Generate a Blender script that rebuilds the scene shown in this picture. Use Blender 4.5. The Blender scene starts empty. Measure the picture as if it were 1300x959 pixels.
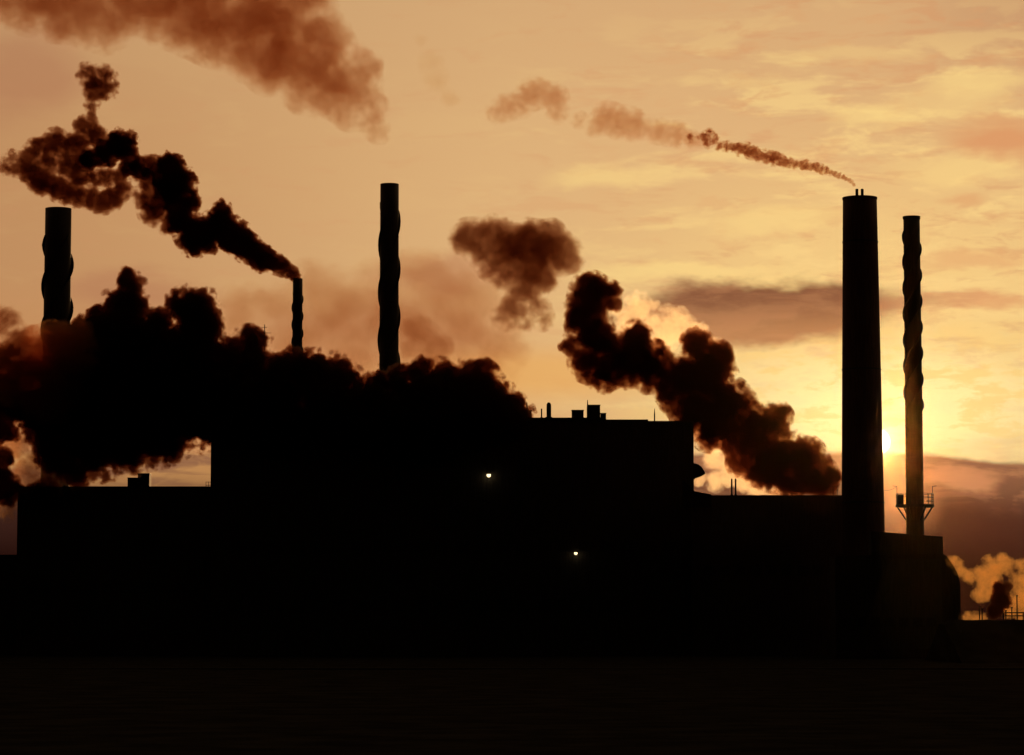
import bpy, bmesh, math, random
from mathutils import Vector, Matrix, noise as mn
R = math.radians
random.seed(7)
sc = bpy.context.scene
COL = sc.collection

# ------------------------------------------------------------------ camera
F = 3686.0            # focal length in photo pixels (about a 20 degree telephoto view)
EYE = 8.0             # camera height above the yard
cam_d = bpy.data.cameras.new('camera')
cam = bpy.data.objects.new('camera', cam_d); COL.objects.link(cam); sc.camera = cam
PITCH = math.atan(310.5/F)   # the lens looks up a little at the stacks
cam.location = (0, 0, EYE); cam.rotation_euler = (math.pi/2 + PITCH, 0, 0)
cam_d.sensor_width = 36; cam_d.lens = 36*F/1300
cam_d.clip_start = 0.5; cam_d.clip_end = 60000

def at(px, py, D):
    """point at distance D that is seen in direction px, py"""
    x, y, z = (px-650)/F, 1.0, (479.5-py)/F
    y2 = y*math.cos(PITCH) - z*math.sin(PITCH); z2 = y*math.sin(PITCH) + z*math.cos(PITCH)
    return Vector((x/y2*D, D, EYE + z2/y2*D))
def azel(px, py):
    v = at(px, py, 1.0) - Vector((0, 0, EYE))
    return math.degrees(math.atan2(v.x, v.y)), math.degrees(math.atan2(v.z, math.hypot(v.x, v.y)))
def lin(*rgb):
    return tuple(((c/255)/12.92 if c <= 10 else ((c/255+0.055)/1.055)**2.4) for c in rgb)

HAZE = True
SUN_PX = (1113, 561)
sun_az, sun_el = azel(*SUN_PX)

# ------------------------------------------------------------------ sun, world, render
sd = bpy.data.lights.new('sun', 'SUN'); sd.energy = 1.2; sd.angle = R(0.53); sd.color = (1.0, 0.54, 0.22)
sun = bpy.data.objects.new('sun', sd); COL.objects.link(sun)
sdir = (at(*SUN_PX, 1.0) - Vector((0, 0, EYE))).normalized()
sun.rotation_euler = sdir.to_track_quat('Z', 'Y').to_euler()

vs = sc.view_settings
vs.view_transform = 'Standard'; vs.look = 'None'; vs.exposure = 0; vs.gamma = 1
cy = sc.cycles
cy.use_denoising = True
cy.max_bounces = 6; cy.diffuse_bounces = 2; cy.glossy_bounces = 2; cy.transparent_max_bounces = 48
cy.volume_bounces = 1
cy.volume_step_rate = 0.25; cy.volume_max_steps = 320
cy.use_adaptive_sampling = True; cy.adaptive_threshold = 0.01

class NT:
    """small helper to write node maths as expressions"""
    def __init__(s, nt): s.nt = nt; s.N = nt.nodes.new; s.L = nt.links.new
    def put(s, v, sock):
        if v is None: return
        if isinstance(v, bpy.types.NodeSocket): s.L(v, sock)
        else: sock.default_value = v
    def m(s, op, a, b=None, c=None, clamp=False):
        n = s.N('ShaderNodeMath'); n.operation = op; n.use_clamp = clamp
        for i, v in enumerate((a, b, c)): s.put(v, n.inputs[i])
        return n.outputs[0]
    def add(s, a, b): return s.m('ADD', a, b)
    def sub(s, a, b): return s.m('SUBTRACT', a, b)
    def mul(s, a, b): return s.m('MULTIPLY', a, b)
    def ss(s, v, a, b, lo=0.0, hi=1.0, kind='SMOOTHSTEP'):
        n = s.N('ShaderNodeMapRange'); n.interpolation_type = kind; n.clamp = True
        s.put(v, n.inputs[0]); n.inputs[1].default_value = a; n.inputs[2].default_value = b
        n.inputs[3].default_value = lo; n.inputs[4].default_value = hi
        return n.outputs[0]
    def xyz(s, x, y, z=0.0):
        n = s.N('ShaderNodeCombineXYZ')
        for i, v in enumerate((x, y, z)): s.put(v, n.inputs[i])
        return n.outputs[0]
    def noise(s, vec, scale, detail=4, rough=0.55, dist=0.0):
        n = s.N('ShaderNodeTexNoise'); s.put(vec, n.inputs['Vector'])
        n.inputs['Scale'].default_value = scale; n.inputs['Detail'].default_value = detail
        n.inputs['Roughness'].default_value = rough; n.inputs['Distortion'].default_value = dist
        return n.outputs[0]
    def mix(s, f, a, b, mode='MIX'):
        n = s.N('ShaderNodeMix'); n.data_type = 'RGBA'; n.blend_type = mode; n.clamp_factor = True
        s.put(f, n.inputs[0])
        for v, k in ((a, 6), (b, 7)):
            if isinstance(v, bpy.types.NodeSocket): s.L(v, n.inputs[k])
            else: n.inputs[k].default_value = (*v[:3], 1)
        return n.outputs[2]
    def scale(s, col, f):
        n = s.N('ShaderNodeVectorMath'); n.operation = 'SCALE'
        if isinstance(col, bpy.types.NodeSocket): s.L(col, n.inputs[0])
        else: n.inputs[0].default_value = col[:3]
        s.put(f, n.inputs['Scale']); return n.outputs[0]
    def vadd(s, a, b):
        n = s.N('ShaderNodeVectorMath'); n.operation = 'ADD'
        for i, v in enumerate((a, b)):
            if isinstance(v, bpy.types.NodeSocket): s.L(v, n.inputs[i])
            else: n.inputs[i].default_value = v[:3]
        return n.outputs[0]

world = bpy.data.worlds.new('World'); sc.world = world; world.use_nodes = True
wt = world.node_tree; wt.nodes.clear(); w = NT(wt)
tc = w.N('ShaderNodeTexCoord'); DIR = tc.outputs['Generated']
sp = w.N('ShaderNodeSeparateXYZ'); w.L(DIR, sp.inputs[0])
X, Y, Z = sp.outputs
az = w.mul(w.m('ARCTAN2', X, Y), 180/math.pi)
el = w.mul(w.m('ARCSINE', Z), 180/math.pi)
# slow warp so that every cloud edge wanders
warp = w.noise(w.xyz(w.mul(az, .5), w.mul(el, 1.1)), 1.0, 4, .6)
wv = w.sub(warp, .5)
warp2 = w.sub(w.noise(w.xyz(w.mul(az, .35), w.mul(el, .6), 7.0), 1.0, 3, .6), .5)
azw = w.m('MULTIPLY_ADD', warp2, 2.5, az)
elw = w.m('MULTIPLY_ADD', wv, 1.0, el)

def blob(px, py, hx, hy, lo=1.0, hi=0.35, a=None, e=None, tilt=0.0):
    """1 inside an ellipse of the sky, 0 outside; sizes in photo pixels, turned into degrees"""
    A0, E0 = azel(px, py); k = 57.3/F
    a = azw if a is None else a; e = elw if e is None else e
    da = w.sub(a, A0); de = w.sub(e, E0)
    if tilt: de = w.m('MULTIPLY_ADD', da, tilt, de)
    u = w.mul(da, 1/(hx*k)); v = w.mul(de, 1/(hy*k))
    r = w.m('SQRT', w.m('MULTIPLY_ADD', u, u, w.mul(v, v)))
    return w.ss(r, lo, hi)

# --- clear air: amber veil, brighter towards the sun
left, right = lin(195, 147, 100), lin(214, 177, 124)
c = w.mix(w.ss(az, -10.5, 1.5), left, right)
low_left = w.mul(w.ss(el, 7.2, 4.0), w.ss(az, 4.5, -3))
c = w.mix(w.mul(low_left, .6), c, lin(206, 140, 84))
c = w.mix(w.mul(w.ss(el, 8.5, 12.5), .55), c, lin(203, 163, 117))
c = w.mix(w.mul(blob(1130, 430, 560, 300, 1.0, .1, az, el), .85), c, lin(238, 208, 134))
# far right top turns brown again
c = w.mix(w.mul(blob(1330, 10, 260, 130, 1.0, .1), .6), c, lin(186, 144, 106))
# --- high thin streaks, yellow where the low sun reaches them
sv = w.xyz(w.mul(azw, .30), w.mul(el, 1.15), 3.0)
n1 = w.noise(sv, 1.3, 4, .58, .35)
n2 = w.noise(w.xyz(w.mul(azw, .55), w.mul(el, 2.3), 11.0), 1.3, 4, .6, .3)
rightness = w.ss(az, -1.5, 6.5)
n3 = w.noise(w.xyz(w.mul(az, .8), w.mul(w.m('MULTIPLY_ADD', wv, .6, el), 2.6), 23.0), 1.0, 5, .62)
streak = w.mul(w.ss(w.m('MULTIPLY_ADD', n3, .25, w.mul(n1, .75)), .49, .61), w.m('MULTIPLY_ADD', rightness, .75, .05))
c = w.mix(w.mul(streak, w.ss(el, 13.0, 9.5)), c, lin(236, 206, 136))
dull = w.mul(w.ss(n2, .52, .68), w.m('MULTIPLY_ADD', rightness, .25, .18))
c = w.mix(dull, c, lin(204, 148, 104))
c = w.mix(w.mul(w.ss(n3, .46, .34), w.mul(rightness, .3)), c, lin(212, 160, 110))
for (px, py, hx, hy, a) in ((775, 226, 95, 20, .6), (1105, 142, 80, 20, .65), (990, 280, 130, 26, .6), (1250, 108, 90, 22, .6),
                            (950, 102, 60, 14, .3), (1215, 130, 80, 30, .45), (1230, 215, 110, 28, .6), (880, 350, 200, 17, .75),
                            (1080, 70, 110, 18, .3)):
    c = w.mix(w.mul(blob(px, py, hx, hy, 1.1, .2), a), c, lin(240, 211, 136))
for (px, py, hx, hy, a, t) in ((1262, 178, 85, 28, .95, .12), (1225, 255, 50, 10, .5, 0), (1240, 385, 80, 14, .75, 0), (1240, 328, 90, 16, .55, 0),
                               (1265, 152, 50, 14, .5, .1), (1210, 520, 140, 12, .25, 0)):
    c = w.mix(w.mul(blob(px, py, hx, hy, 1.1, .2, tilt=t), a), c, lin(210, 152, 104))
# pale yellow field round the sun
c = w.mix(w.mul(blob(1120, 520, 330, 110, 1.0, .15, az, el), .9), c, lin(255, 240, 168))
c = w.mix(w.mul(w.ss(n3, .46, .58), w.mul(blob(1120, 500, 420, 120, 1.0, .3, az, el), .6)), c, lin(240, 203, 118))
# mauve patches on the left
for (px, py, hx, hy, a) in ((20, 95, 110, 80, .55), (170, 372, 130, 34, .55), (560, 350, 120, 28, .5), (420, 420, 190, 45, .35), (560, 410, 130, 60, .3)):
    c = w.mix(w.mul(blob(px, py, hx, hy, 1.1, .2), a), c, lin(176, 120, 88))
c = w.mix(w.mul(blob(690, 475, 260, 45, 1.0, .2, az, el), .6), c, lin(226, 170, 92))
# --- long grey cloud bar left of the large stack
bar = blob(962, 398, 225, 48, 1.08, .6, tilt=-.06)
tex = w.ss(n2, .35, .65)
barc = w.mix(tex, lin(98, 68, 52), lin(138, 98, 70))
lowe = w.ss(el, azel(900, 430)[1], azel(900, 375)[1])
barc = w.mix(w.mul(w.sub(1.0, lowe), .6), barc, lin(196, 142, 92))
c = w.mix(w.mul(bar, .95), c, barc)
c = w.mix(w.mul(blob(1140, 385, 90, 18, 1.1, .2), .6), c, lin(178, 120, 84))
# --- cloud bank lying on the horizon
edge = w.m('MULTIPLY_ADD', wv, .30, el)
k_edge = w.ss(az, 7.5, 10.3, azel(1040, 573)[1], azel(1300, 589)[1], 'LINEAR')
below = w.sub(k_edge, edge)
bank = w.ss(below, -.02, .10)
depth = w.ss(below, 0.0, 1.25)
bcol = w.mix(depth, lin(128, 92, 66), lin(58, 36, 29))
bcol = w.mix(w.ss(below, .9, 2.4), bcol, lin(26, 9, 7))
bcol = w.mix(w.mul(w.ss(n2, .45, .62), w.mul(w.ss(below, 1.2, .2), .6)), bcol, lin(178, 124, 84))
bcol = w.mix(w.mul(blob(1215, 607, 70, 15, 1.1, .3), .75), bcol, lin(188, 132, 90))
bcol = w.mix(w.mul(blob(1128, 625, 80, 85, 1.0, .1, az, el), .85), bcol, lin(198, 134, 86))
bcol = w.mix(w.mul(w.mul(w.ss(az, 2.0, -6.0), w.ss(below, 1.3, .1)), .85), bcol, w.mix(w.ss(n2, .38, .6), lin(206, 150, 90), lin(140, 98, 70)))
c = w.mix(bank, c, bcol)
# --- light spread round the sun and its disc
da = w.sub(az, sun_az); de = w.sub(el, sun_el)
rs = w.m('SQRT', w.m('MULTIPLY_ADD', da, da, w.mul(de, de)))
glow = w.m('EXPONENT', w.mul(rs, -1/.45))
c = w.vadd(c, w.scale((1.3, .70, .20), glow))
glow2 = w.m('EXPONENT', w.mul(rs, -1/.13))
c = w.vadd(c, w.scale((5.0, 3.4, 1.6), glow2))
disc = w.ss(rs, .28, .17)
c = w.vadd(c, w.scale((12.0, 9.0, 5.0), disc))
# --- the rest of the sky falls off with the distance from the sun
dt = w.N('ShaderNodeVectorMath'); dt.operation = 'DOT_PRODUCT'; w.L(DIR, dt.inputs[0]); dt.inputs[1].default_value = sdir
fall = w.m('POWER', w.m('MULTIPLY_ADD', dt.outputs['Value'], .48, .52), 4.5)
c = w.scale(c, fall)
bg = w.N('ShaderNodeBackground'); w.L(c, bg.inputs[0]); bg.inputs[1].default_value = 1.0
sky = w.N('ShaderNodeTexSky'); sky.sky_type = 'NISHITA'; sky.sun_disc = False
sky.sun_elevation = R(sun_el); sky.sun_rotation = R(sun_az); sky.dust_density = 6; sky.air_density = 2.0; sky.ozone_density = 0.4
bg2 = w.N('ShaderNodeBackground'); w.L(w.mix(1.0, sky.outputs[0], (.10, .055, .028), 'MULTIPLY'), bg2.inputs[0]); bg2.inputs[1].default_value = 0.05
ad = w.N('ShaderNodeAddShader'); w.L(bg.outputs[0], ad.inputs[0]); w.L(bg2.outputs[0], ad.inputs[1])
wo = w.N('ShaderNodeOutputWorld'); w.L(ad.outputs[0], wo.inputs['Surface'])

# ------------------------------------------------------------------ helpers
def tag(o, label=None, cat=None, group=None, kind=None):
    for k, v in (('label', label), ('category', cat), ('group', group), ('kind', kind)):
        if v: o[k] = v
    return o
def mat(name, col, rough=.85, metal=0.0, var=.35, scale=1.2, bump=.15, streak=False):
    m = bpy.data.materials.new(name); m.use_nodes = True
    t = NT(m.node_tree); p = m.node_tree.nodes['Principled BSDF']
    g = t.N('ShaderNodeNewGeometry').outputs['Position']
    if streak:
        mp = t.N('ShaderNodeVectorMath'); mp.operation = 'MULTIPLY'; t.L(g, mp.inputs[0]); mp.inputs[1].default_value = (2.2, 2.2, .18)
        g = mp.outputs[0]
    n = t.noise(g, scale, 5, .6)
    c = t.mix(t.ss(n, .3, .7), tuple(v*(1-var) for v in col), tuple(v*(1+var) for v in col))
    t.L(c, p.inputs['Base Color']); p.inputs['Roughness'].default_value = rough; p.inputs['Metallic'].default_value = metal
    b = t.N('ShaderNodeBump'); b.inputs['Strength'].default_value = bump; b.inputs['Distance'].default_value = .1
    t.L(n, b.inputs['Height']); t.L(b.outputs[0], p.inputs['Normal'])
    return m
M = dict(
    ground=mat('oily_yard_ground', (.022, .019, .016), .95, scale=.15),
    concrete=mat('sooty_concrete', (.12, .05, .03), .9, streak=True),
    brick=mat('sooty_brick', (.075, .045, .035), .9),
    cladding=mat('weathered_cladding', (.065, .06, .058), .75, streak=True),
    steel=mat('rusty_steel', (.06, .045, .038), .7, .3, streak=True),
    dark=mat('black_painted_steel', (.03, .028, .027), .6, .2),
    roof=mat('tar_roof', (.03, .028, .027), .95),
    glass=mat('dusty_glass', (.02, .02, .022), .35, 0, .2),
    bark=mat('dark_foliage', (.03, .035, .02), .95),
)
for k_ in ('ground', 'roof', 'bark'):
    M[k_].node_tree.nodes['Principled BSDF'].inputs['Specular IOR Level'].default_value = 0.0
def lamp_mat():
    m = bpy.data.materials.new('lit_lamp_glass'); m.use_nodes = True
    p = m.node_tree.nodes['Principled BSDF']; p.inputs['Base Color'].default_value = (.9, .8, .6, 1)
    p.inputs['Emission Color'].default_value = (1, .74, .38, 1); p.inputs['Emission Strength'].default_value = 2.5
    return m
M['lamp'] = lamp_mat()

class MB:
    def __init__(s): s.b = bmesh.new()
    def box(s, x0, x1, y0, y1, z0, z1):
        v = [s.b.verts.new(p) for p in ((x0,y0,z0),(x1,y0,z0),(x1,y1,z0),(x0,y1,z0),(x0,y0,z1),(x1,y0,z1),(x1,y1,z1),(x0,y1,z1))]
        for f in ((0,3,2,1),(4,5,6,7),(0,1,5,4),(1,2,6,5),(2,3,7,6),(3,0,4,7)): s.b.faces.new([v[i] for i in f])
        return s
    def lathe(s, prof, seg=32, c=(0, 0), caps=True):
        rings = []
        for r, z in prof:
            rings.append([s.b.verts.new((c[0]+r*math.cos(2*math.pi*i/seg), c[1]+r*math.sin(2*math.pi*i/seg), z)) for i in range(seg)])
        for a, b_ in zip(rings, rings[1:]):
            for i in range(seg):
                j = (i+1) % seg; s.b.faces.new((a[i], a[j], b_[j], b_[i]))
        if caps: s.b.faces.new(rings[0][::-1]); s.b.faces.new(rings[-1])
        return s
    def bar(s, p, q, r=.05, seg=6):
        p, q = Vector(p), Vector(q); d = (q-p); L = d.length
        if L < 1e-6: return s
        a = d.to_track_quat('Z', 'Y').to_matrix().to_4x4(); a.translation = p
        lo = [s.b.verts.new(a @ Vector((r*math.cos(2*math.pi*i/seg), r*math.sin(2*math.pi*i/seg), 0))) for i in range(seg)]
        hi = [s.b.verts.new(a @ Vector((r*math.cos(2*math.pi*i/seg), r*math.sin(2*math.pi*i/seg), L))) for i in range(seg)]
        for i in range(seg):
            j = (i+1) % seg; s.b.faces.new((lo[i], lo[j], hi[j], hi[i]))
        s.b.faces.new(lo[::-1]); s.b.faces.new(hi); return s
    def prism(s, pts, y0, y1):
        """outline in x, z pulled from y0 to y1"""
        a = [s.b.verts.new((x, y0, z)) for x, z in pts]; b_ = [s.b.verts.new((x, y1, z)) for x, z in pts]
        n = len(pts); s.b.faces.new(a); s.b.faces.new(b_[::-1])
        for i in range(n): j = (i+1) % n; s.b.faces.new((a[j], a[i], b_[i], b_[j]))
        return s
    def build(s, name, m, parent=None, smooth=False, bevel=0):
        bmesh.ops.recalc_face_normals(s.b, faces=s.b.faces)
        me = bpy.data.meshes.new(name); s.b.to_mesh(me); s.b.free()
        if smooth:
            for p in me.polygons: p.use_smooth = True
        o = bpy.data.objects.new(name, me); COL.objects.link(o); me.materials.append(M[m] if isinstance(m, str) else m)
        if parent: o.parent = parent
        if bevel:
            b = o.modifiers.new('bevel', 'BEVEL'); b.width = bevel; b.segments = 2; b.limit_method = 'ANGLE'
        return o
def empty(name, loc, label, cat, group=None):
    o = bpy.data.objects.new(name, None); COL.objects.link(o); o.location = loc; o.empty_display_size = 1
    return tag(o, label, cat, group)

# ------------------------------------------------------------------ ground
def terrain():
    b = bmesh.new()
    xs = [-20000, -6000, -1500, -600] + list(range(-300, 301, 20)) + [600, 1500, 6000, 20000]
    ys = [-20000, -3000, -300, -60] + list(range(0, 1001, 20)) + [1400, 3000, 8000, 20000]
    g = [[b.verts.new((x, y, -.12 + (.10*math.sin(x*.05)*math.cos(y*.037) if abs(x) < 301 and 0 <= y <= 1000 else 0))) for x in xs] for y in ys]
    for j in range(len(ys)-1):
        for i in range(len(xs)-1): b.faces.new((g[j][i], g[j][i+1], g[j+1][i+1], g[j+1][i]))
    me = bpy.data.meshes.new('ground'); b.to_mesh(me); b.free()
    o = bpy.data.objects.new('ground', me); COL.objects.link(o); me.materials.append(M['ground'])
    return tag(o, 'black unlit ground in front of and around the mill', kind='structure')
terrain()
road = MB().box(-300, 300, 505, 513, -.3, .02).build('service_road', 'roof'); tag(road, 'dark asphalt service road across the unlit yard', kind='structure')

# ------------------------------------------------------------------ stacks
def fin(r_of, z0, z1, pitch, h, phase, hand=1, thick=.12, step=12):
    """one helical strake winding round the shell"""
    b = bmesh.new(); n = max(6, int(abs(z1-z0)/pitch*360/step)); prev = None
    for i in range(n+1):
        z = z0+(z1-z0)*i/n; a = phase + hand*2*math.pi*(z-z0)/pitch; r = r_of(z)
        ends = min(1, i/2.0, (n-i)/2.0) if n > 4 else 1
        hh = h*(.35+.65*min(1, ends))
        q = []
        for rr, dz in ((r-.1, -thick), (r+hh, -thick*.5), (r+hh, thick*.5), (r-.1, thick)):
            q.append(b.verts.new((rr*math.cos(a), rr*math.sin(a), z+dz)))
        if prev:
            for k in range(4): b.faces.new((prev[k], prev[(k+1) % 4], q[(k+1) % 4], q[k]))
        else: b.faces.new(q)
        prev = q
    b.faces.new(prev[::-1]); mb = MB(); mb.b.free(); mb.b = b; return mb

def stack(name, label, group, px, py_top, py_base, D, rt_px, rb_px, strakes=None, material='steel', rim=0, z_base=0.0):
    top = at(px, py_top, D); base = at(px, py_base, D)
    k = D/F*1.003
    x = top.x; zt = top.z; rt, rb = rt_px*k, rb_px*k; zb = base.z
    r_of = lambda z: rt+(rb-rt)*(zt-z)/(zt-zb)
    e = empty(name, (x, D, z_base), label, 'smokestack', group)
    H = zt-z_base
    prof = [(r_of(z_base), 0)] + [(r_of(z_base+H*i/12), H*i/12) for i in range(1, 13)]
    wall = .35 if rt > 1.5 else .12
    prof += [(rt-wall, H), (rt-wall, H-6)]
    m = MB(); m.lathe(prof, 40, caps=False); m.build('shell', material, e, True)
    seams = MB()
    n = int(H/6)
    for i in range(1, n):
        z = i*6.0; r = r_of(z_base+z); seams.lathe([(r-.02, z-.06), (r+.05, z-.06), (r+.05, z+.06), (r-.02, z+.06)], 32, caps=False)
    o = seams.build('seam_rings', material, e); o['kind'] = 'stuff'
    if rim:
        MB().lathe([(rt-wall*.5, H-rim*k*2.2), (rt+rim*k*.5, H-rim*k*2.2), (rt+rim*k*.5, H-.02), (rt-wall*.5, H-.02)], 40, caps=False).build('rim', material, e)
    if strakes:
        y0, y1, pitch_px, h_px, ph, hand = strakes     # from lower end to upper end
        z0 = at(px, y1, D).z-z_base; z1 = at(px, y0, D).z-z_base; pitch = pitch_px*k
        for q in range(3):
            fin(lambda z: r_of(z+z_base), z0, z1, pitch, h_px*k, ph+q*2*math.pi/3, hand).build('strake', 'dark', e)
    return e, x, zt, r_of

# phase so that a fin passes the left edge (angle pi) at picture row y_left
def phase(y_left, y_low, pitch_px, hand=1):
    return math.pi - hand*2*math.pi*(y_low-y_left)/pitch_px
GS = 'stacks with helical strakes'
A, *_ = stack('smokestack', 'short-looking wide stack at far left above brown smoke', GS, 74.2, 265, 790, 740, 16.6, 18.2,
              (300, 560, 168, 3.7, phase(311, 560, 168), 1), rim=0)
B, *_ = stack('smokestack', 'thinnest stack, pouring a black plume to the left', GS, 378, 354, 790, 760, 6.2, 7.0,
              (372, 560, 66, 1.4, phase(391, 560, 66), 1))
C_, *_ = stack('smokestack', 'tall strake-wrapped stack standing alone behind the smoke bank', GS, 494.6, 234, 790, 750, 11.8, 13.0,
              (257, 560, 183, 2.5, phase(311, 560, 183), 1))
Dd, xD, zD, rD = stack('smokestack', 'widest smooth stack with two small flues on top, hiding half the sun', None, 1091.5, 251, 790, 690, 21.6, 28.8,
              None, 'concrete', rim=1.2)
E_, xE, zE, rE = stack('smokestack', 'slim knobbly stack right of the sun with a railed platform', GS, 1157.2, 275, 790, 680, 10.4, 11.6,
              (292, 524, 100, 2.2, phase(363, 524, 100), 1), rim=1.6)

k = 690/F
H_D = zD
for dx in (-3.6, 3.2):
    MB().lathe([(1.9*k, H_D-5), (1.9*k, H_D+11.0*k), (1.5*k, H_D+11.0*k), (1.5*k, H_D-4)], 16, (dx*k, 0), False).build('flue', 'dark', Dd, True)
MB().lathe([(rD(zD)-.5, H_D-.9), (rD(zD)-.5, H_D-.5)], 40).build('roof_slab', 'concrete', Dd)
lad = MB()
for s_ in (-.25, .25): lad.bar((s_, -rD(20)-.5, 2), (s_, -rD(zD)-.35, H_D-1), .03)
for i in range(int(H_D/.6)): z = 2+i*.6; yy = -rD(z)-.45; lad.bar((-.25, yy, min(z, H_D-1)), (.25, yy, min(z, H_D-1)), .02, 4)
o = lad.build('ladder', 'dark', Dd)
for zf in (.33, .62, .9):
    r = rD(H_D*zf); MB().lathe([(r-.05, H_D*zf), (r+.09, H_D*zf), (r+.09, H_D*zf+.3), (r-.05, H_D*zf+.3)], 40, caps=False).build('hoop', 'dark', Dd)
# platform on the slim stack
k = 680/F; zp = at(1158, 641, 680).z; r1 = rE(zp); rp = 24.5*k
MB().lathe([(r1-.02, zp-.25), (rp, zp-.6), (rp, zp+.02), (r1-.02, zp+.02)], 32, caps=False).build('platform_deck', 'dark', E_)
rail = MB()
for hz in (.55, 1.1, 1.6):
    n = 32
    for i in range(n):
        a0, a1 = 2*math.pi*i/n, 2*math.pi*(i+1)/n
        rail.bar((rp*.97*math.cos(a0), rp*.97*math.sin(a0), zp+hz*1.6), (rp*.97*math.cos(a1), rp*.97*math.sin(a1), zp+hz*1.6), .05, 4)
for i in range(20):
    a = 2*math.pi*i/20; rail.bar((rp*.97*math.cos(a), rp*.97*math.sin(a), zp), (rp*.97*math.cos(a), rp*.97*math.sin(a), zp+2.6), .05, 4)
rail.build('railing', 'dark', E_)
for i in range(6):
    a = 2*math.pi*i/6
    MB().bar(((rp*.95)*math.cos(a), (rp*.95)*math.sin(a), zp-.2), ((r1)*math.cos(a), (r1)*math.sin(a), zp-3.6), .2, 5).build('bracket', 'dark', E_)
MB().box(-23*k, -15*k, -1.2, 1.2, zp+.05, zp+2.3).build('control_cabinet', 'steel', E_)
for sx in (-1, 1):
    p = MB(); x0 = 22.6*k*sx; zt = zp+4.3
    p.bar((x0, 0, zp), (x0, 0, zt), .06); p.bar((x0, 0, zt), (x0+(.95 if sx > 0 else -1.0), 0, zt+.12), .05); p.build('lamp_post', 'dark', E_)
# thin cable from the platform to the wide stack
cb = MB(); p0 = Vector((xE-22.6*680/F, 680, zp+4.3)); p1 = Vector((xD+rD(zp)*.9, 690, zp+4.0))
for i in range(8):
    f = lambda t: p0.lerp(p1, t)-Vector((0, 0, .5*4*t*(1-t)))
    cb.bar(f(i/8), f((i+1)/8), .035, 4)
tag(cb.build('cable', 'dark'), 'thin cable slung between the wide stack and the railed platform', 'cable')

# ------------------------------------------------------------------ buildings
def windows(e, x0, x1, z0, z1, nx, nz, y, wz=.45):
    dx = (x1-x0)/nx; dz = (z1-z0)/nz
    fr = None
    for i in range(nx):
        for j in range(nz):
            cx = x0+(i+.5)*dx; cz = z0+(j+.5)*dz; hw = dx*.3; hh = dz*wz*.5
            if fr is None:
                m = MB(); m.box(-hw-.12, hw+.12, -.10, .02, -hh-.12, -hh); m.box(-hw-.12, hw+.12, -.10, .02, hh, hh+.12)
                m.box(-hw-.12, -hw, -.10, .02, -hh, hh); m.box(hw, hw+.12, -.10, .02, -hh, hh); m.box(-.04, .04, -.08, .02, -hh, hh)
                f = m.build('window', 'dark', e); g = MB().box(-hw, hw, -.04, .01, -hh, hh).build('pane', 'glass', f)
                fr = (f, g); f.location = (cx, y, cz)
            else:
                f = fr[0].copy(); COL.objects.link(f); f.parent = e; f.location = (cx, y, cz)
                g = fr[1].copy(); COL.objects.link(g); g.parent = f
def clad(e, x0, x1, z0, z1, y, n, material='cladding'):
    """upright sheets of cladding, one object each"""
    dx = (x1-x0)/n; first = None
    for i in range(n):
        if first is None:
            m = MB(); m.box(.03, dx-.03, -.09, .01, z0, z1)
            q = 6
            for j in range(q): m.box(dx*(j+.35)/q, dx*(j+.65)/q, -.16, -.09, z0, z1)
            first = m.build('cladding_panel', material, e); o = first
        else:
            o = first.copy(); COL.objects.link(o); o.parent = e
        o.location = (x0+i*dx, y+(.02 if i % 3 == 1 else 0), 0)
def bounds(px0, px1, py_top, D):
    a, b_ = at(px0, py_top, D), at(px1, py_top, D)
    return a.x, b_.x, a.z

# main mill block
DM = 715
x0, x1, zr = bounds(268, 880.5, 533, DM)
_, xs, z2 = bounds(268, 823, 531.5, DM)
cx = (x0+x1)/2
main = empty('mill_building', (cx, DM, 0), 'big black mill block with the smoke bank rolling over its roof', 'building')
MB().box(x0-cx, x1-cx, 0, 46, -.5, at(880, 536.5, DM).z).build('wall', 'cladding', main)
zw = at(880, 536.5, DM).z
clad(main, x0-cx, x1-cx, 6, zw-.8, 0, 28)
MB().box(x0-cx-.15, x1-cx+.1, -.3, 46.2, zw+.003, zw+.35).build('roof_edge', 'dark', main)
MB().box(x0-cx+6, xs-cx, .6, 40, zw+.3, at(800, 532.5, DM).z).build('roof_ridge', 'roof', main)
MB().box(at(672, 530, DM).x-cx-60, at(765, 530, DM).x-cx, .9, 30, at(800, 532.5, DM).z, at(700, 530, DM).z).build('roof_ridge', 'roof', main)
windows(main, x0-cx+4, x1-cx-4, 9, 15, 22, 1, -.18)
windows(main, x0-cx+4, x1-cx-4, 24, 29, 22, 1, -.18)
for dx in (-38, 6, 41):
    d = MB().box(dx-2.2, dx+2.2, -.28, .05, 0, 4.6).build('door', 'steel', main)
    MB().box(dx+1.6, dx+1.75, -.36, -.28, 2.0, 2.5).build('handle', 'dark', d)
lad = MB()
xl = at(265, 616, DM).x-cx
# railed hatch at the left foot of the block
zl = at(265, 620, DM).z
for hz in (.0, .8, 1.6): lad.bar((xl-.9, 2, zl+hz), (xl+.4, 2, zl+hz), .06)
for dx in (-.9, -.25, .4): lad.bar((xl+dx, 2, zl-.5), (xl+dx, 2, zl+1.7), .06)
lad.build('railing', 'dark', main)

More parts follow.
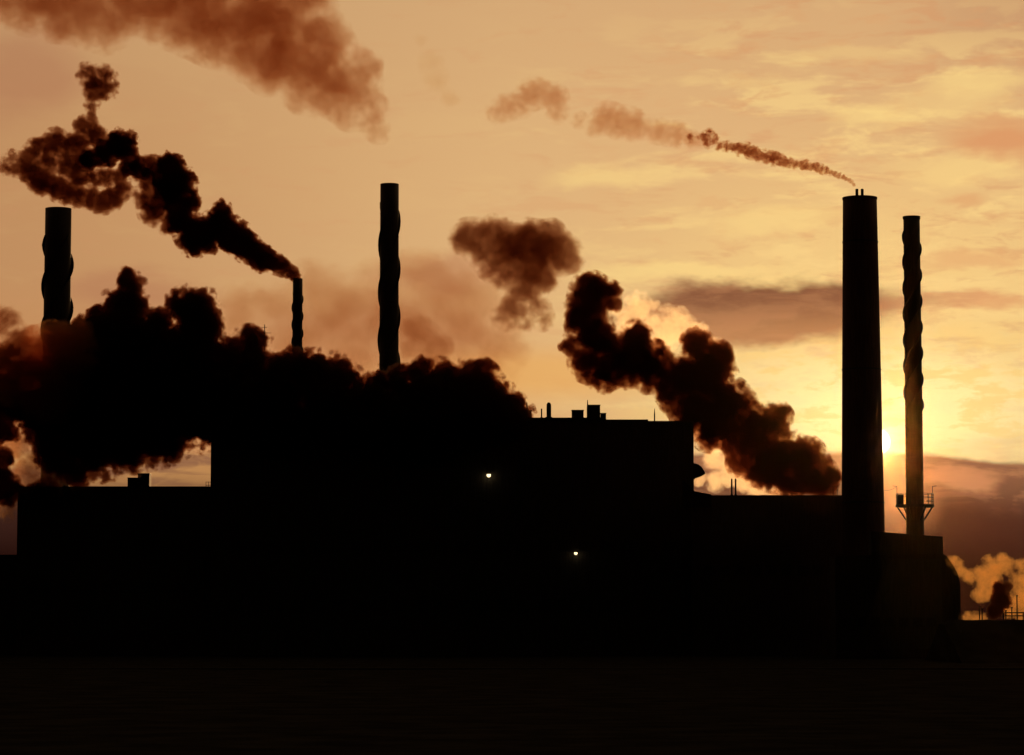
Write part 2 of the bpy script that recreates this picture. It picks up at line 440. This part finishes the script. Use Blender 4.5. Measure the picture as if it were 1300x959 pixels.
# roof furniture: each piece stands on the mill roof
def roof_box(name, label, cat, px0, px1, py0, py1, D, depth, m, group=None):
    a, b_ = at(px0, py0, D), at(px1, py1, D); c0 = (a.x+b_.x)/2; hw = (b_.x-a.x)/2; h = a.z-b_.z
    e = empty(name, (c0, D, b_.z), label, cat, group)
    MB().box(-hw, hw, 0, depth, -.3, h-.12).build('casing', m, e, bevel=.04)
    MB().box(-hw-.08, hw+.08, -.08, depth+.08, h-.12, h).build('lid', 'dark', e)
    q = max(2, int(hw*2/.5))
    for i in range(q):
        z = .15+(h-.4)*i/q
    for i in range(3):
        z = h*.2+h*.5*i/3; MB().box(-hw*.7, hw*.7, -.06, .0, z, z+h*.1).build('louvre', 'dark', e)
    return e
def roof_pipe(label, px, py0, py1, r_px, D, group, cap='open', name='vent_pipe'):
    a, b_ = at(px, py0, D), at(px, py1, D); h = a.z-b_.z; r = r_px*D/F
    e = empty(name, (b_.x, D, b_.z), label, 'pipe', group)
    if cap == 'round':
        prof = [(r, -.4), (r, h*.72), (r*.95, h*.86), (r*.6, h*.97), (.01, h)]
        MB().lathe(prof, 14).build('shaft', 'steel', e, True)
    elif cap == 'cone':
        MB().lathe([(r, -.4), (r, h*.55), (r*.35, h), (.01, h+.01)], 10).build('shaft', 'steel', e, True)
    else:
        MB().lathe([(r, -.4), (r, h), (r*.7, h), (r*.7, h-.5)], 12, caps=False).build('shaft', 'steel', e, True)
    MB().lathe([(r*.9, -.05), (r*1.5, -.05), (r*1.5, .25), (r*.9, .3)], 12, caps=False).build('flashing', 'dark', e)
    return e
GP = 'pipes on the mill roof'
DR = DM+6
roof_pipe('short tapered pipe at the foot of the smoke bank slope', 669, 511, 531, 1.4, DR, GP, 'cone')
roof_box('vent_housing', 'low vent housing half buried in the smoke bank slope', 'vent', 662, 675, 521, 531, DR, 4, 'steel')
roof_pipe('thin rusty pipe just left of the fat round-topped one', 687.5, 519, 531, .9, DR, GP)
roof_pipe('fat round-topped pipe on the mill roof', 696.8, 511, 531, 3.0, DR, GP, 'round')
roof_pipe('pipe with pointed tip against the tallest roof box', 746, 508, 531.5, 1.1, DR, GP, 'cone')
roof_pipe('lone thin pole near the right end of the mill roof', 831, 519, 537, .85, DR, GP, 'cone')
GB = 'boxes on the mill roof'
roof_box('roof_unit', 'leftmost low box of the roof cluster', 'roof unit', 726, 741, 520.5, 531.5, DR, 3, 'steel', GB)
roof_box('roof_unit', 'tallest box of the roof cluster', 'roof unit', 747, 762, 514, 531.5, DR+.6, 3, 'steel', GB)
roof_box('roof_unit', 'smallest box at the right end of the roof cluster', 'roof unit', 762.5, 769.5, 524.5, 531.5, DR, 2.4, 'steel', GB)

# rounded hood on the right gable
hood = empty('vent_hood', (x1, DM+4, at(882, 606, DM).z), 'dark rounded hood bulging from the right end of the mill block', 'hood')
m = MB(); k = DM/F; pts = [(0, 19*k), (4*k, 18.6*k), (8*k, 17*k), (12*k, 13.5*k), (15*k, 8.5*k), (16*k, 5.5*k), (12*k, 3*k), (6*k, 1.0*k), (0, 0)]
m.prism(pts, 0, 5); m.build('hood_shell', 'dark', hood, bevel=.08)
MB().prism([(0, -1*k), (3*k, -1*k), (3*k, 2*k), (0, 2*k)], .8, 4.2).build('outlet', 'steel', hood)

# low hall between the block and the wide stack
xa, xb, zlow = bounds(879, 1078, 629, DM-5)
low = empty('pump_hall', ((xa+xb)/2, DM-5, 0), 'low flat hall between the mill block and the widest stack', 'building')
cxl = (xa+xb)/2
MB().box(xa-cxl+.02, xb-cxl, 0, 30, -.5, zlow-.2).build('wall', 'cladding', low)
clad(low, xa-cxl, xb-cxl, 4, zlow-.5, 0, 10)
MB().box(xa-cxl-.05, xb-cxl, -.3, 30.1, zlow-.197, zlow+.02).build('roof_edge', 'dark', low)
m = MB(); a = at(866, 611, DM-6); b_ = at(880, 625, DM-6); c1 = at(901, 629, DM-6)
m.prism([(a.x-cxl, a.z), (b_.x-cxl, b_.z), (c1.x-cxl, c1.z), (c1.x-cxl, c1.z-3), (a.x-cxl, c1.z-3)], -6.5, -1.2); m.build('lean_to_roof', 'roof', low)
windows(low, xa-cxl+2, xb-cxl-2, 18, 23, 9, 1, -.18)
GQ = 'twin pipes on the low hall'
roof_pipe('left pipe of the twin pair on the low hall roof', 929, 608, 629, 1.1, DM, GQ)
roof_pipe('right pipe of the twin pair on the low hall roof', 934, 608, 629, 1.1, DM, GQ)
gr = MB(); zg = zlow
gx0, gx1 = at(1055, 625, DM-4).x, at(1064, 625, DM-4).x
for px_ in (1055, 1058.5, 1063): q = at(px_, 625, DM-4).x; gr.bar((q, DM-4, zg-.2), (q, DM-4, zg+2.2), .09)
gr.bar((gx0, DM-4, zg+2.2), (gx1, DM-4, zg+2.2), .1); gr.bar((gx0, DM-4, zg+1.2), (gx1, DM-4, zg+1.2), .07)
tag(gr.build('guard_rail', 'dark'), 'short guard rail on the low hall roof beside the widest stack', 'railing')

# left low building
xa, xb, zl = bounds(22.5, 268, 618, DM+3)
lf = empty('warehouse', ((xa+xb)/2, DM+3, 0), 'long low flat-roofed shed left of the mill block', 'building'); cl = (xa+xb)/2
MB().box(xa-cl, xb-cl-.1, 0, 34, -.5, zl-.2).build('wall', 'brick', lf)
clad(lf, xa-cl, xb-cl-.2, 5, zl-.6, 0, 12)
MB().box(xa-cl-.2, xb-cl-.12, -.3, 34.2, zl-.197, zl+.05).build('roof_edge', 'dark', lf)
windows(lf, xa-cl+2, xb-cl-2, 14, 19, 12, 1, -.18)
d = MB().box(-3, 3, -.28, .05, 0, 5).build('door', 'steel', lf); MB().box(2.2, 2.4, -.36, -.28, 2.2, 2.8).build('handle', 'dark', d)
roof_box('roof_unit', 'lower left box on the long shed roof', 'roof unit', 162, 174.5, 606.5, 618, DM+8, 4, 'steel', 'boxes on the long shed roof')
roof_box('roof_unit', 'taller right box on the long shed roof', 'roof unit', 175, 189.5, 601, 618, DM+8, 4, 'steel', 'boxes on the long shed roof')

# right hand blocks below the stacks
xa, xb, zz = bounds(1106, 1197, 677, 672)
rb = empty('boiler_house', ((xa+xb)/2, 672, 0), 'square boiler house at the foot of the two right stacks', 'building'); cr = (xa+xb)/2
xm = at(1150, 680, 672).x
MB().prism([(xa-cr, -.5), (xb-cr, -.5), (xb-cr, at(1197, 681.5, 672).z), (xa-cr, at(1120, 674.5, 672).z)], 0, 4.5).build('wall', 'cladding', rb)
clad(rb, xa-cr, xb-cr, 3, at(1197, 686, 672).z, 0, 6)
windows(rb, xa-cr+1, xb-cr-1, 12, 16, 5, 1, -.18)
xa, xb, zz = bounds(1060, 1218.5, 704, 655)
tr = empty('conveyor_house', ((xa+xb)/2, 655, 0), 'black block with sloping shoulder at the right end of the mill', 'building'); ct = (xa+xb)/2
P_ = [at(*p, 655) for p in ((1060, 706), (1196, 703), (1202, 706), (1209, 716), (1216, 729), (1219, 742))]
MB().prism([(xa-ct, -.5), (xb-ct+.1, -.5)] + [(p.x-ct, p.z) for p in P_][::-1], 0, 12).build('wall', 'steel', tr)
clad(tr, xa-ct, P_[1].x-ct, 2, P_[1].z-1.2, 0, 8)
windows(tr, xa-ct+1, P_[1].x-ct-1, 6, 10, 7, 1, -.18)
# low store at the far left edge, its roof line just under the shed's
sh = empty('storage_shed', (at(-20, 712, 722).x, 722, 0), 'lower dark store running out of the picture at bottom left', 'building')
zt = at(0, 706, 722).z
MB().box(-24, 9.5, 0, 12, -.5, zt).build('wall', 'brick', sh); MB().box(-24.3, 9.6, -.3, 12.3, zt+.003, zt+.3).build('roof', 'roof', sh)
clad(sh, -24, 9.4, 3, zt-.4, 0, 6)

# bank added to hide the sky-lit ground, so the right yard reads black
def added_bank():
    b = bmesh.new(); rows = []
    x0, x1 = at(1196, 790, 600).x, 420
    n = 170
    for i in range(n+1):
        x = x0+(x1-x0)*i/n; e = min(1, i/1.0)
        h = 8.45*(.9+.1*e)+.10*mn.noise(Vector((x*.3, 0, 1)))
        rows.append([b.verts.new((x, 600+y, z)) for y, z in ((-26, -.2), (-18, h*.34), (-9, h*.72), (-2.5, h*.97), (0, h), (4, h), (16, h*.4), (26, -.2))])
    for a_, c_ in zip(rows, rows[1:]):
        for k_ in range(7): b.faces.new((a_[k_], a_[k_+1], c_[k_+1], c_[k_]))
    b.faces.new(rows[0]); b.faces.new(rows[-1][::-1])
    me = bpy.data.meshes.new('added_bank'); bmesh.ops.recalc_face_normals(b, faces=b.faces); b.to_mesh(me); b.free()
    o = bpy.data.objects.new('added_bank', me); COL.objects.link(o); me.materials.append(M['ground'])
    tag(o, 'black bank added to hide the lit ground at the right side of the yard', kind='structure')
added_bank()

# lit lamps on the front walls
def wall_lamp(label, px, py, D, r):
    p = at(px, py, D); e = empty('wall_lamp', p, label, 'lamp', 'lit lamps on the mill front')
    MB().box(-.06, .06, .2, 1.3, -.05, .05).build('arm', 'dark', e)
    MB().lathe([(r*.3, r*1.2), (r*1.25, r*.5), (r*1.15, r*.45), (r*.25, r*1.1)], 14, caps=False).build('shade', 'dark', e)
    b = bmesh.new(); bmesh.ops.create_uvsphere(b, u_segments=14, v_segments=8, radius=r); mb = MB(); mb.b.free(); mb.b = b; mb.build('bulb', 'lamp', e, True)
wall_lamp('upper lit lamp in the middle of the mill block', 620.5, 603.5, DM-1.5, .52)
wall_lamp('lower lit lamp, right of and below the other one', 731, 702.5, DM-1.5, .42)

# thin aerial behind the bank, between the first two smoke heads
am = MB(); a = at(336, 412, 735); b_ = at(336, 470, 735); am.bar((a.x, 735, 0), a, .10)
for dz, hw in ((-.8, .6), (-2.2, 1.6), (-4.6, .9)): am.bar((a.x-hw, 735, a.z+dz), (a.x+hw, 735, a.z+dz), .06)
tag(am.build('aerial_mast', 'dark'), 'hair-thin aerial with cross arms above the smoke bank', 'aerial')

# right edge yard: posts, pipe rack
GY = 'posts in the yard at the right edge'
for px_, py_, lab in ((1243.5, 771, 'single thin post standing in the bright strip'), (1246.8, 774, 'shorter post close beside the single thin one'),
                      (1277, 776, 'post at the left end of the pipe rack'), (1284.5, 772, 'post in the middle of the pipe rack'),
                      (1291, 757, 'tallest post, near the right edge')):
    a = at(px_, py_, 620); e = empty('yard_post', (a.x, 620, 0), lab, 'post', GY)
    MB().bar((0, 0, -.2), (0, 0, a.z), .13).build('pole', 'dark', e)
    MB().box(-.35, .35, -.35, .35, -.1, .3).build('footing', 'concrete', e)
    MB().box(-.22, .22, -.15, .15, a.z-.05, a.z+.2).build('post_head', 'dark', e)
pr = empty('pipe_rack', (at(1284, 780, 621.5).x, 621.5, 0), 'low pipe rack joining the posts at the right edge', 'pipe rack')
for z in (at(1280, 782, 620).z, at(1280, 778, 620).z):
    MB().bar((-1.8, 0, z), (9, 0, z), .14).build('pipe', 'steel', pr)
for xx in (-1.6, 2.6, 6.8): MB().box(xx-.12, xx+.12, .25, .5, -.2, at(1280, 777, 620).z).build('support', 'dark', pr)

# ------------------------------------------------------------------ smoke and steam
def plume(name, label, cat, puffs, D, ext=(.5, .8, 1.0), alb=(.3, .26, .22), g=.6, sigma=.6, nscale=.16, namp=1.0, gain=3.0,
          grow=1.36, billow=0.0, bscale=.3, detail=5, rough=.6, soft=.3, bias=.22, warp=1.5, wscale=.12, chain=0, voxel=.8, group=None, kind=None, stretch=(1, 1, 1), parent=None):
    """a body of smoke: the hull is the union of its puffs, the density inside is the puffs' depth worn away by noise"""
    P = []; bm = bmesh.new()
    if chain:      # extra puffs between the first ones, so that the young smoke is one thread
        a = puffs[:chain]; q = []
        for u, v in zip(a, a[1:]):
            q.append(u); q.append(tuple((u[j]+v[j])/2 for j in range(3)) + (min(u[3] if len(u) > 3 else 1, v[3] if len(v) > 3 else 1),))
        puffs = q+list(puffs[chain-1:])
    for i, pf in enumerate(puffs):
        px, py, r = pf[:3]; wgt = pf[3] if len(pf) > 3 else 1.0
        dz = pf[4] if len(pf) > 4 else (mn.noise(Vector((px*.013, py*.017, 3.3)))*r*.35*D/F*2)
        c0 = at(px, py, D+dz); rr = r*D/F*1.12
        P.append((c0, rr, wgt))
        bmesh.ops.create_icosphere(bm, subdivisions=3, radius=rr*grow, matrix=Matrix.Translation(c0))
    org = sum((p[0] for p in P), Vector())/len(P)
    for v in bm.verts: v.co -= org
    me = bpy.data.meshes.new(name); bm.to_mesh(me); bm.free()
    o = bpy.data.objects.new(name, me); COL.objects.link(o); o.location = org
    md = o.modifiers.new('union', 'REMESH'); md.mode = 'VOXEL'; md.voxel_size = voxel
    if parent: o.parent = parent; o.location = org-parent.location
    tag(o, label, cat, group, kind)
    m = bpy.data.materials.new(name+'_air'); m.use_nodes = True; m.node_tree.nodes.clear(); t = NT(m.node_tree)
    pos = t.N('ShaderNodeTexCoord').outputs['Object']
    f = None; raw = pos
    if warp:
        wn = t.N('ShaderNodeTexNoise'); t.L(pos, wn.inputs['Vector']); wn.inputs['Scale'].default_value = wscale; wn.inputs['Detail'].default_value = 2
        wo_ = t.N('ShaderNodeVectorMath'); wo_.operation = 'MULTIPLY_ADD'; t.L(wn.outputs['Color'], wo_.inputs[0])
        wo_.inputs[1].default_value = (2*warp,)*3; wo_.inputs[2].default_value = (-warp,)*3
        pos = t.vadd(pos, wo_.outputs[0])
    for c0, rr, wgt in P:
        n = t.N('ShaderNodeVectorMath'); n.operation = 'DISTANCE'; t.L(pos, n.inputs[0]); n.inputs[1].default_value = c0-org
        v = t.m('MULTIPLY_ADD', n.outputs['Value'], -wgt/rr, wgt*(1+bias))
        f = v if f is None else t.m('SMOOTH_MAX', f, v, soft)
    ps = raw; pos = raw
    if stretch != (1, 1, 1):
        q = t.N('ShaderNodeVectorMath'); q.operation = 'MULTIPLY'; t.L(pos, q.inputs[0]); q.inputs[1].default_value = stretch; ps = q.outputs[0]
    nz = t.noise(t.vadd(ps, (random.uniform(-50, 50), 0, random.uniform(-50, 50))), nscale, detail, rough)
    gg = t.m('MULTIPLY_ADD', nz, 2*namp, f)
    off = namp
    if billow:
        vo = t.N('ShaderNodeTexVoronoi'); vo.feature = 'F1'; t.L(ps, vo.inputs['Vector']); vo.inputs['Scale'].default_value = bscale
        vo.inputs['Detail'].default_value = 1.0; vo.inputs['Roughness'].default_value = .5
        gg = t.m('MULTIPLY_ADD', vo.outputs['Distance'], -billow, gg); off -= billow*.45
    gg = t.sub(gg, off)
    d = t.m('MULTIPLY', gg, gain, clamp=True)
    # gone before the hull is reached
    d = t.mul(d, t.ss(f, -.07, .02))
    dens = t.mul(d, sigma)
    a = t.N('ShaderNodeVolumeScatter'); t.L(dens, a.inputs['Density']); a.inputs['Anisotropy'].default_value = g
    a.inputs['Color'].default_value = (*[ext[i]*alb[i] for i in range(3)], 1)
    b = t.N('ShaderNodeVolumeAbsorption'); t.L(dens, b.inputs['Density'])
    b.inputs['Color'].default_value = (*[1-ext[i]*(1-alb[i]) for i in range(3)], 1)
    s_ = t.N('ShaderNodeAddShader'); t.L(a.outputs[0], s_.inputs[0]); t.L(b.outputs[0], s_.inputs[1])
    out = t.N('ShaderNodeOutputMaterial'); t.L(s_.outputs[0], out.inputs['Volume'])
    m.cycles.volume_sampling = 'DISTANCE'
    me.materials.append(m)
    return o

BROWN = (.58, .84, 1.0)
bank = [(165,364,19),(160,390,26),(132,408,22),(198,415,24),(245,398,30),(262,420,22),(252,432,30),(290,448,24),(320,436,20),(318,462,26),
        (112,440,34),(165,455,55),(225,470,50),(62,530,34),(100,500,44),(20,510,26),(120,545,52),(190,525,56),(262,510,50),(300,505,50),
        (165,575,22),(215,560,20),(70,575,26),(95,600,20),(60,625,18),(0,540,22),(4,585,15),(8,625,17),(52,622,16),(2,605,16),(8,500,30),(30,478,22,.8),(4,455,18,.6),(365,472,26),(398,476,30),(430,474,20),(345,480,28),
        (350,530,48),(430,520,46),(485,494,24),(528,480,22),(508,488,20),(565,490,28),(608,476,20),(590,488,24),(540,530,50),(612,520,40),(645,522,24),(655,535,20),(480,535,40)]
plume('smoke_bank', 'huge black smoke bank rolling over the mill roof to the left edge', 'smoke', bank, 712, BROWN, (.05, .025, .015), .6, 1.6,
      nscale=.2, namp=.92, gain=5, billow=.6, bscale=.34, rough=.64, bias=.2, detail=7, warp=1.8, wscale=.15)
plume('smoke_veil', 'thin brown smoke veiling the foot of the wide stack at far left', 'smoke',
      [(8,408,15,.7),(28,444,22),(72,440,22),(50,465,30),(92,448,24),(60,495,30),(12,470,28),(100,425,14)], 700, BROWN, (.50, .18, .06), .5, .42,
      nscale=.32, namp=1.5, gain=1.8, warp=2, wscale=.15, bias=.42, grow=1.55, detail=7)
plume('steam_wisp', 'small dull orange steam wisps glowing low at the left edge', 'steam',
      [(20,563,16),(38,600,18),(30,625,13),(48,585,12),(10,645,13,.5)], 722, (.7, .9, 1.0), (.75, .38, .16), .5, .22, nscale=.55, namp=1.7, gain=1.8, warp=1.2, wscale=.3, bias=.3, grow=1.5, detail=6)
P2 = plume('smoke_plume', 'black plume trailing up and left from the thinnest stack into a loose ring', 'smoke',
      [(376,351,7),(369,346,8),(360,341,9),(350,336,11),(338,330,14),(324,322,16),(309,309,17),(296,300,18),(283,268,12),(280,288,20),(262,296,20),(266,312,10),
       (247,302,20),(232,280,17),(230,261,15),(241,256,12),(222,236,22),(238,225,10),(217,211,15),(205,232,10),
       (184,220,8),(171,211,11),(162,203,11),(160,215,9),(154,185,18),(143,190,15),(132,196,15),(114,202,13)], 756, BROWN, (.05, .025, .015), .6, 2.0,
      nscale=.34, namp=1.05, gain=4, billow=.45, bscale=.5, voxel=.6, warp=1.1, wscale=.25, chain=8, detail=6)
plume('tail', 'torn older end of the plume curling into a loose ring', None,
      [(192,217,16),(178,214,12),(198,264,18,.8),(203,250,15,.9),(186,250,14,.6),(190,235,14,.6),(215,285,12,.6),
       (107,160,11),(119,171,13,.9),(116,150,8,.8),(116,136,8,.7),(117,122,9,.7),(124,108,16,.62),(112,94,12,.58),(132,98,13,.58),(136,112,12,.5),
       (100,182,14,.95),(86,184,14,.9),(72,180,14,.85),(60,186,13,.8),(48,191,13,.8),(36,200,12,.9),(33,212,12,1.1),(42,222,14,1.2),(56,230,15,1.2),(72,238,14,1.2),(88,244,13,1.1),
       (100,249,12,1.),(116,254,12,1.),(130,257,12,1.1),(144,251,12,1.),(152,240,12,.9),(150,226,12,.75),(134,224,12,.7),(118,224,12,.6),(84,212,15,.7),(100,232,13,.75),(62,206,13,.7),
       (100,212,14,.8),(20,215,9,.5),(14,200,9,.4),(5,212,9,.5)], 757, BROWN, (.07, .035, .02), .6, 1.1,
      nscale=.42, namp=1.35, gain=2.2, billow=.35, bscale=.5, voxel=.6, warp=1.6, wscale=.22, bias=.34, detail=6, rough=.66, parent=P2)
plume('smoke_plume', 'dense dark plume rising left from the low hall beside the widest stack', 'smoke',
      [(1036,606,22),(1003,612,18),(1045,618,14),(1018,584,24),(982,586,28),(986,530,16),(992,545,12),(960,549,25),(947,570,18),(922,518,29),(903,546,21),(884,520,25),
       (896,477,29),(909,452,17),(885,438,17),(860,484,25),(866,518,12),(824,463,24),(796,456,27),(807,428,17),(768,472,20),(746,462,18),(757,434,22),(746,406,22),
       (733,391,14),(750,373,21),(771,374,15),(743,359,12),(776,387,10),(849,515,9,.6),(928,548,20),(940,588,14),(965,600,16),(842,505,8,.5),(728,440,14,.7),(735,462,12,.6),(820,488,10,.6),(1000,548,9,.7)], 724, BROWN, (.05, .03, .021), .72, 1.4,
      nscale=.26, namp=1.35, gain=2.3, billow=.6, bscale=.38, bias=.42, detail=7, rough=.64, warp=1.8, wscale=.16)
plume('steam_puff', 'pale gold sunlit steam heads peering over the dense dark plume', 'steam',
      [(812,392,17),(797,412,14),(852,420,19),(868,412,15),(838,434,16),(826,388,9),(882,420,14),(830,410,12),(858,404,13),(904,436,10,.8),(846,396,9,.7),(788,398,11,.7)], 738, (.85, .93, 1.0), (.96, .88, .72), .75, .15,
      nscale=.40, namp=1.5, gain=2.2, warp=1.2, wscale=.25, billow=.4, bscale=.4)
plume('steam_jet', 'pale steam drifting under the dark plume above the low hall roof', 'steam',
      [(890,553,12),(908,563,16),(906,583,13),(932,583,18),(944,604,16),(962,619,13),(985,626,11),(1010,628,9),(888,608,8),(874,610,5),(909,611,11),(925,604,12)], 738,
      (.85, .93, 1.0), (.95, .86, .70), .75, .19, nscale=.36, namp=1.1, gain=3, billow=.4, bscale=.4)
plume('smoke_cloud', 'loose dark smoke cloud hanging free above the middle of the mill', 'smoke',
      [(596,303,18),(612,298,16),(624,296,17),(637,310,22),(655,316,24),(674,320,28),(672,298,16),(692,312,22),(706,321,21),(722,318,14,.8),(728,332,11,.8),(677,345,22),
       (700,296,13,.6),(690,352,16,.8),(663,368,16,.65),(650,386,14,.48),(681,388,13,.42),(645,345,18,.55),(625,335,16,.5),(663,402,14,.42),(640,402,13,.4),(610,320,15,.6),(688,404,12,.4),(648,297,15,.9),(688,300,14,.8)], 770, BROWN, (.07, .04, .025), .6, .45, nscale=.26, namp=1.15, gain=1.8, warp=2.0, wscale=.14, bias=.36, detail=6, rough=.64, grow=1.45)
plume('smoke_cloud', 'faint brown smoke puff right behind the tall lone stack', 'smoke',
      [(535,426,20),(521,420,13),(556,440,16),(545,450,18),(520,445,14)], 790, BROWN, (.25, .14, .08), .6, .14, nscale=.22, namp=1.0, gain=2.2)
plume('smoke_haze', 'thin brown smoke drifting behind the thinnest and the tall lone stacks', 'smoke',
      [(400,375,34),(430,400,44),(380,420,40),(450,440,40),(560,375,40),(530,350,30),(600,380,40),(620,440,40),(350,390,30),(310,400,30),(580,420,40),(490,400,50)], 800,
      BROWN, (.30, .17, .10), .6, .055, nscale=.14, namp=1.3, gain=1.2, grow=1.42, bias=.3, warp=4, wscale=.07, detail=6)
plume('smoke_plume', 'broad rust brown smoke trail crossing the top left corner', 'smoke',
      [(10,-6,28,.9),(40,4,28,.9),(75,6,32),(110,16,30),(138,30,26,.9),(150,44,16,.6),(165,8,32),(195,0,36),(225,8,36),(250,12,40),(275,30,36),(300,34,40),(320,60,30,.9),(345,22,42),(350,80,30,.9),(362,62,40),
       (402,88,36,.9),(402,48,32,.9),(385,108,26,.7),(420,116,28,.75),(438,104,30,.8),(456,84,20,.55),(460,126,24,.55),(440,138,20,.5),(472,146,17,.45),(481,166,12,.4),(250,-30,46),(330,-34,46),(385,-10,32),(150,-28,36),(60,-28,40)], 800, (.50, .82, 1.0), (.18, .09, .04), .6, .17,
      nscale=.15, namp=1.5, gain=1.3, rough=.68, detail=7, warp=3.5, wscale=.09, bias=.36, grow=1.5)
plume('smoke_wisp', 'faint rusty wisps hanging above the tall lone stack', 'smoke',
      [(545,75,14,.5),(552,100,14,.5),(575,125,12,.4),(535,55,10,.4)], 800, BROWN, (.45, .34, .22), .6, .05, nscale=.2, namp=1.0, gain=2.0)
P6 = plume('smoke_trail', 'thin knotted smoke trail blowing left from the small flues of the widest stack', 'smoke',
      [(1084,234,2.5),(1078,229,2.9),(1070,225,3.8),(1060,221,4.2),(1049,217,5.0),(1037,213,5.5),(1024,210,5.9),(1010,208,6.3),(996,205,6.7),(982,200,8.4),(963,197,7.6),(948,190,8.4),(930,187,6.7),
       (915,186,5.9),(901,170,6.4,.7),(892,174,6.0,.7),(899,181,6.7,.8),(876,176,5.9,.5)], 690, (.5, .82, 1.0), (.12, .07, .045), .65, 1.2,
      nscale=.8, namp=1.35, gain=2.6, billow=.5, bscale=.9, voxel=.3, warp=.7, wscale=.5, chain=16)
plume('tail', 'fading orange tinted end of the smoke trail', None,
      [(888,178,8,1.1),(876,176,10,1.0),(861,171,13,.7),(846,169,12,.6),(836,167,13,.7),(820,163,11,.55),(803,158,16,.8),(788,153,15,.8),(772,150,16,.85),(784,162,12,.7),(760,160,11,.75),
       (752,164,8,.5),(735,152,9,.4),(703,124,15,.75),(690,118,14,.7),(677,119,16,.8),(660,132,14,.7),(645,136,14,.65),(632,142,12,.55),(708,142,12,.6)], 690, (.5, .82, 1.0), (.22, .12, .07), .65, .17,
      nscale=.55, namp=1.2, gain=1.8, voxel=.4, warp=1.0, wscale=.3, bias=.34, detail=6, rough=.66, parent=P6)
plume('steam_plume', 'steam tinted sunset orange, curling up from the yard at the right edge', 'steam',
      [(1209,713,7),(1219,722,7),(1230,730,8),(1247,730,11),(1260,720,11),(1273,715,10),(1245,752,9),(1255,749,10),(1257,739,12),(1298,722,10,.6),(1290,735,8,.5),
       (1299,762,14),(1284,776,9),(1240,785,6),(1225,785,6),(1248,784,5),(1232,784,6),(1300,782,9),(1310,740,16)], 640, (.8, .92, 1.0), (.98, .56, .20), .6, .34,  # orange of the low sun and hazy air is put into the scatter colour
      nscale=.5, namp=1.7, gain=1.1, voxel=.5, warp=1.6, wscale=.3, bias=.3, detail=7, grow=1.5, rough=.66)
plume('smoke_puff', 'small black smoke puff among the orange steam at the right edge', 'smoke',
      [(1268,748,9),(1278,744,6),(1271,762,11),(1264,776,10)], 626, BROWN, (.05, .03, .02), .6, 2.0, nscale=.5, namp=1.0, gain=4, billow=.4, bscale=.6, voxel=.5, warp=.8, wscale=.35)

# ------------------------------------------------------------------ thin dusty air round the whole place
def haze(sigma=.0000015, g=.985):
    b = MB().box(-900, 900, -60, 1700, -2.2, 260)
    m = bpy.data.materials.new('dusty_air'); m.use_nodes = True; m.node_tree.nodes.clear(); t = NT(m.node_tree)
    v = t.N('ShaderNodeVolumePrincipled'); v.inputs['Density'].default_value = sigma; v.inputs['Color'].default_value = (1.0, .50, .20, 1)
    v.inputs['Anisotropy'].default_value = g
    out = t.N('ShaderNodeOutputMaterial'); t.L(v.outputs[0], out.inputs['Volume'])
    o = b.build('haze', m); tag(o, 'thin dusty air round the whole mill', kind='stuff')
if HAZE: haze()
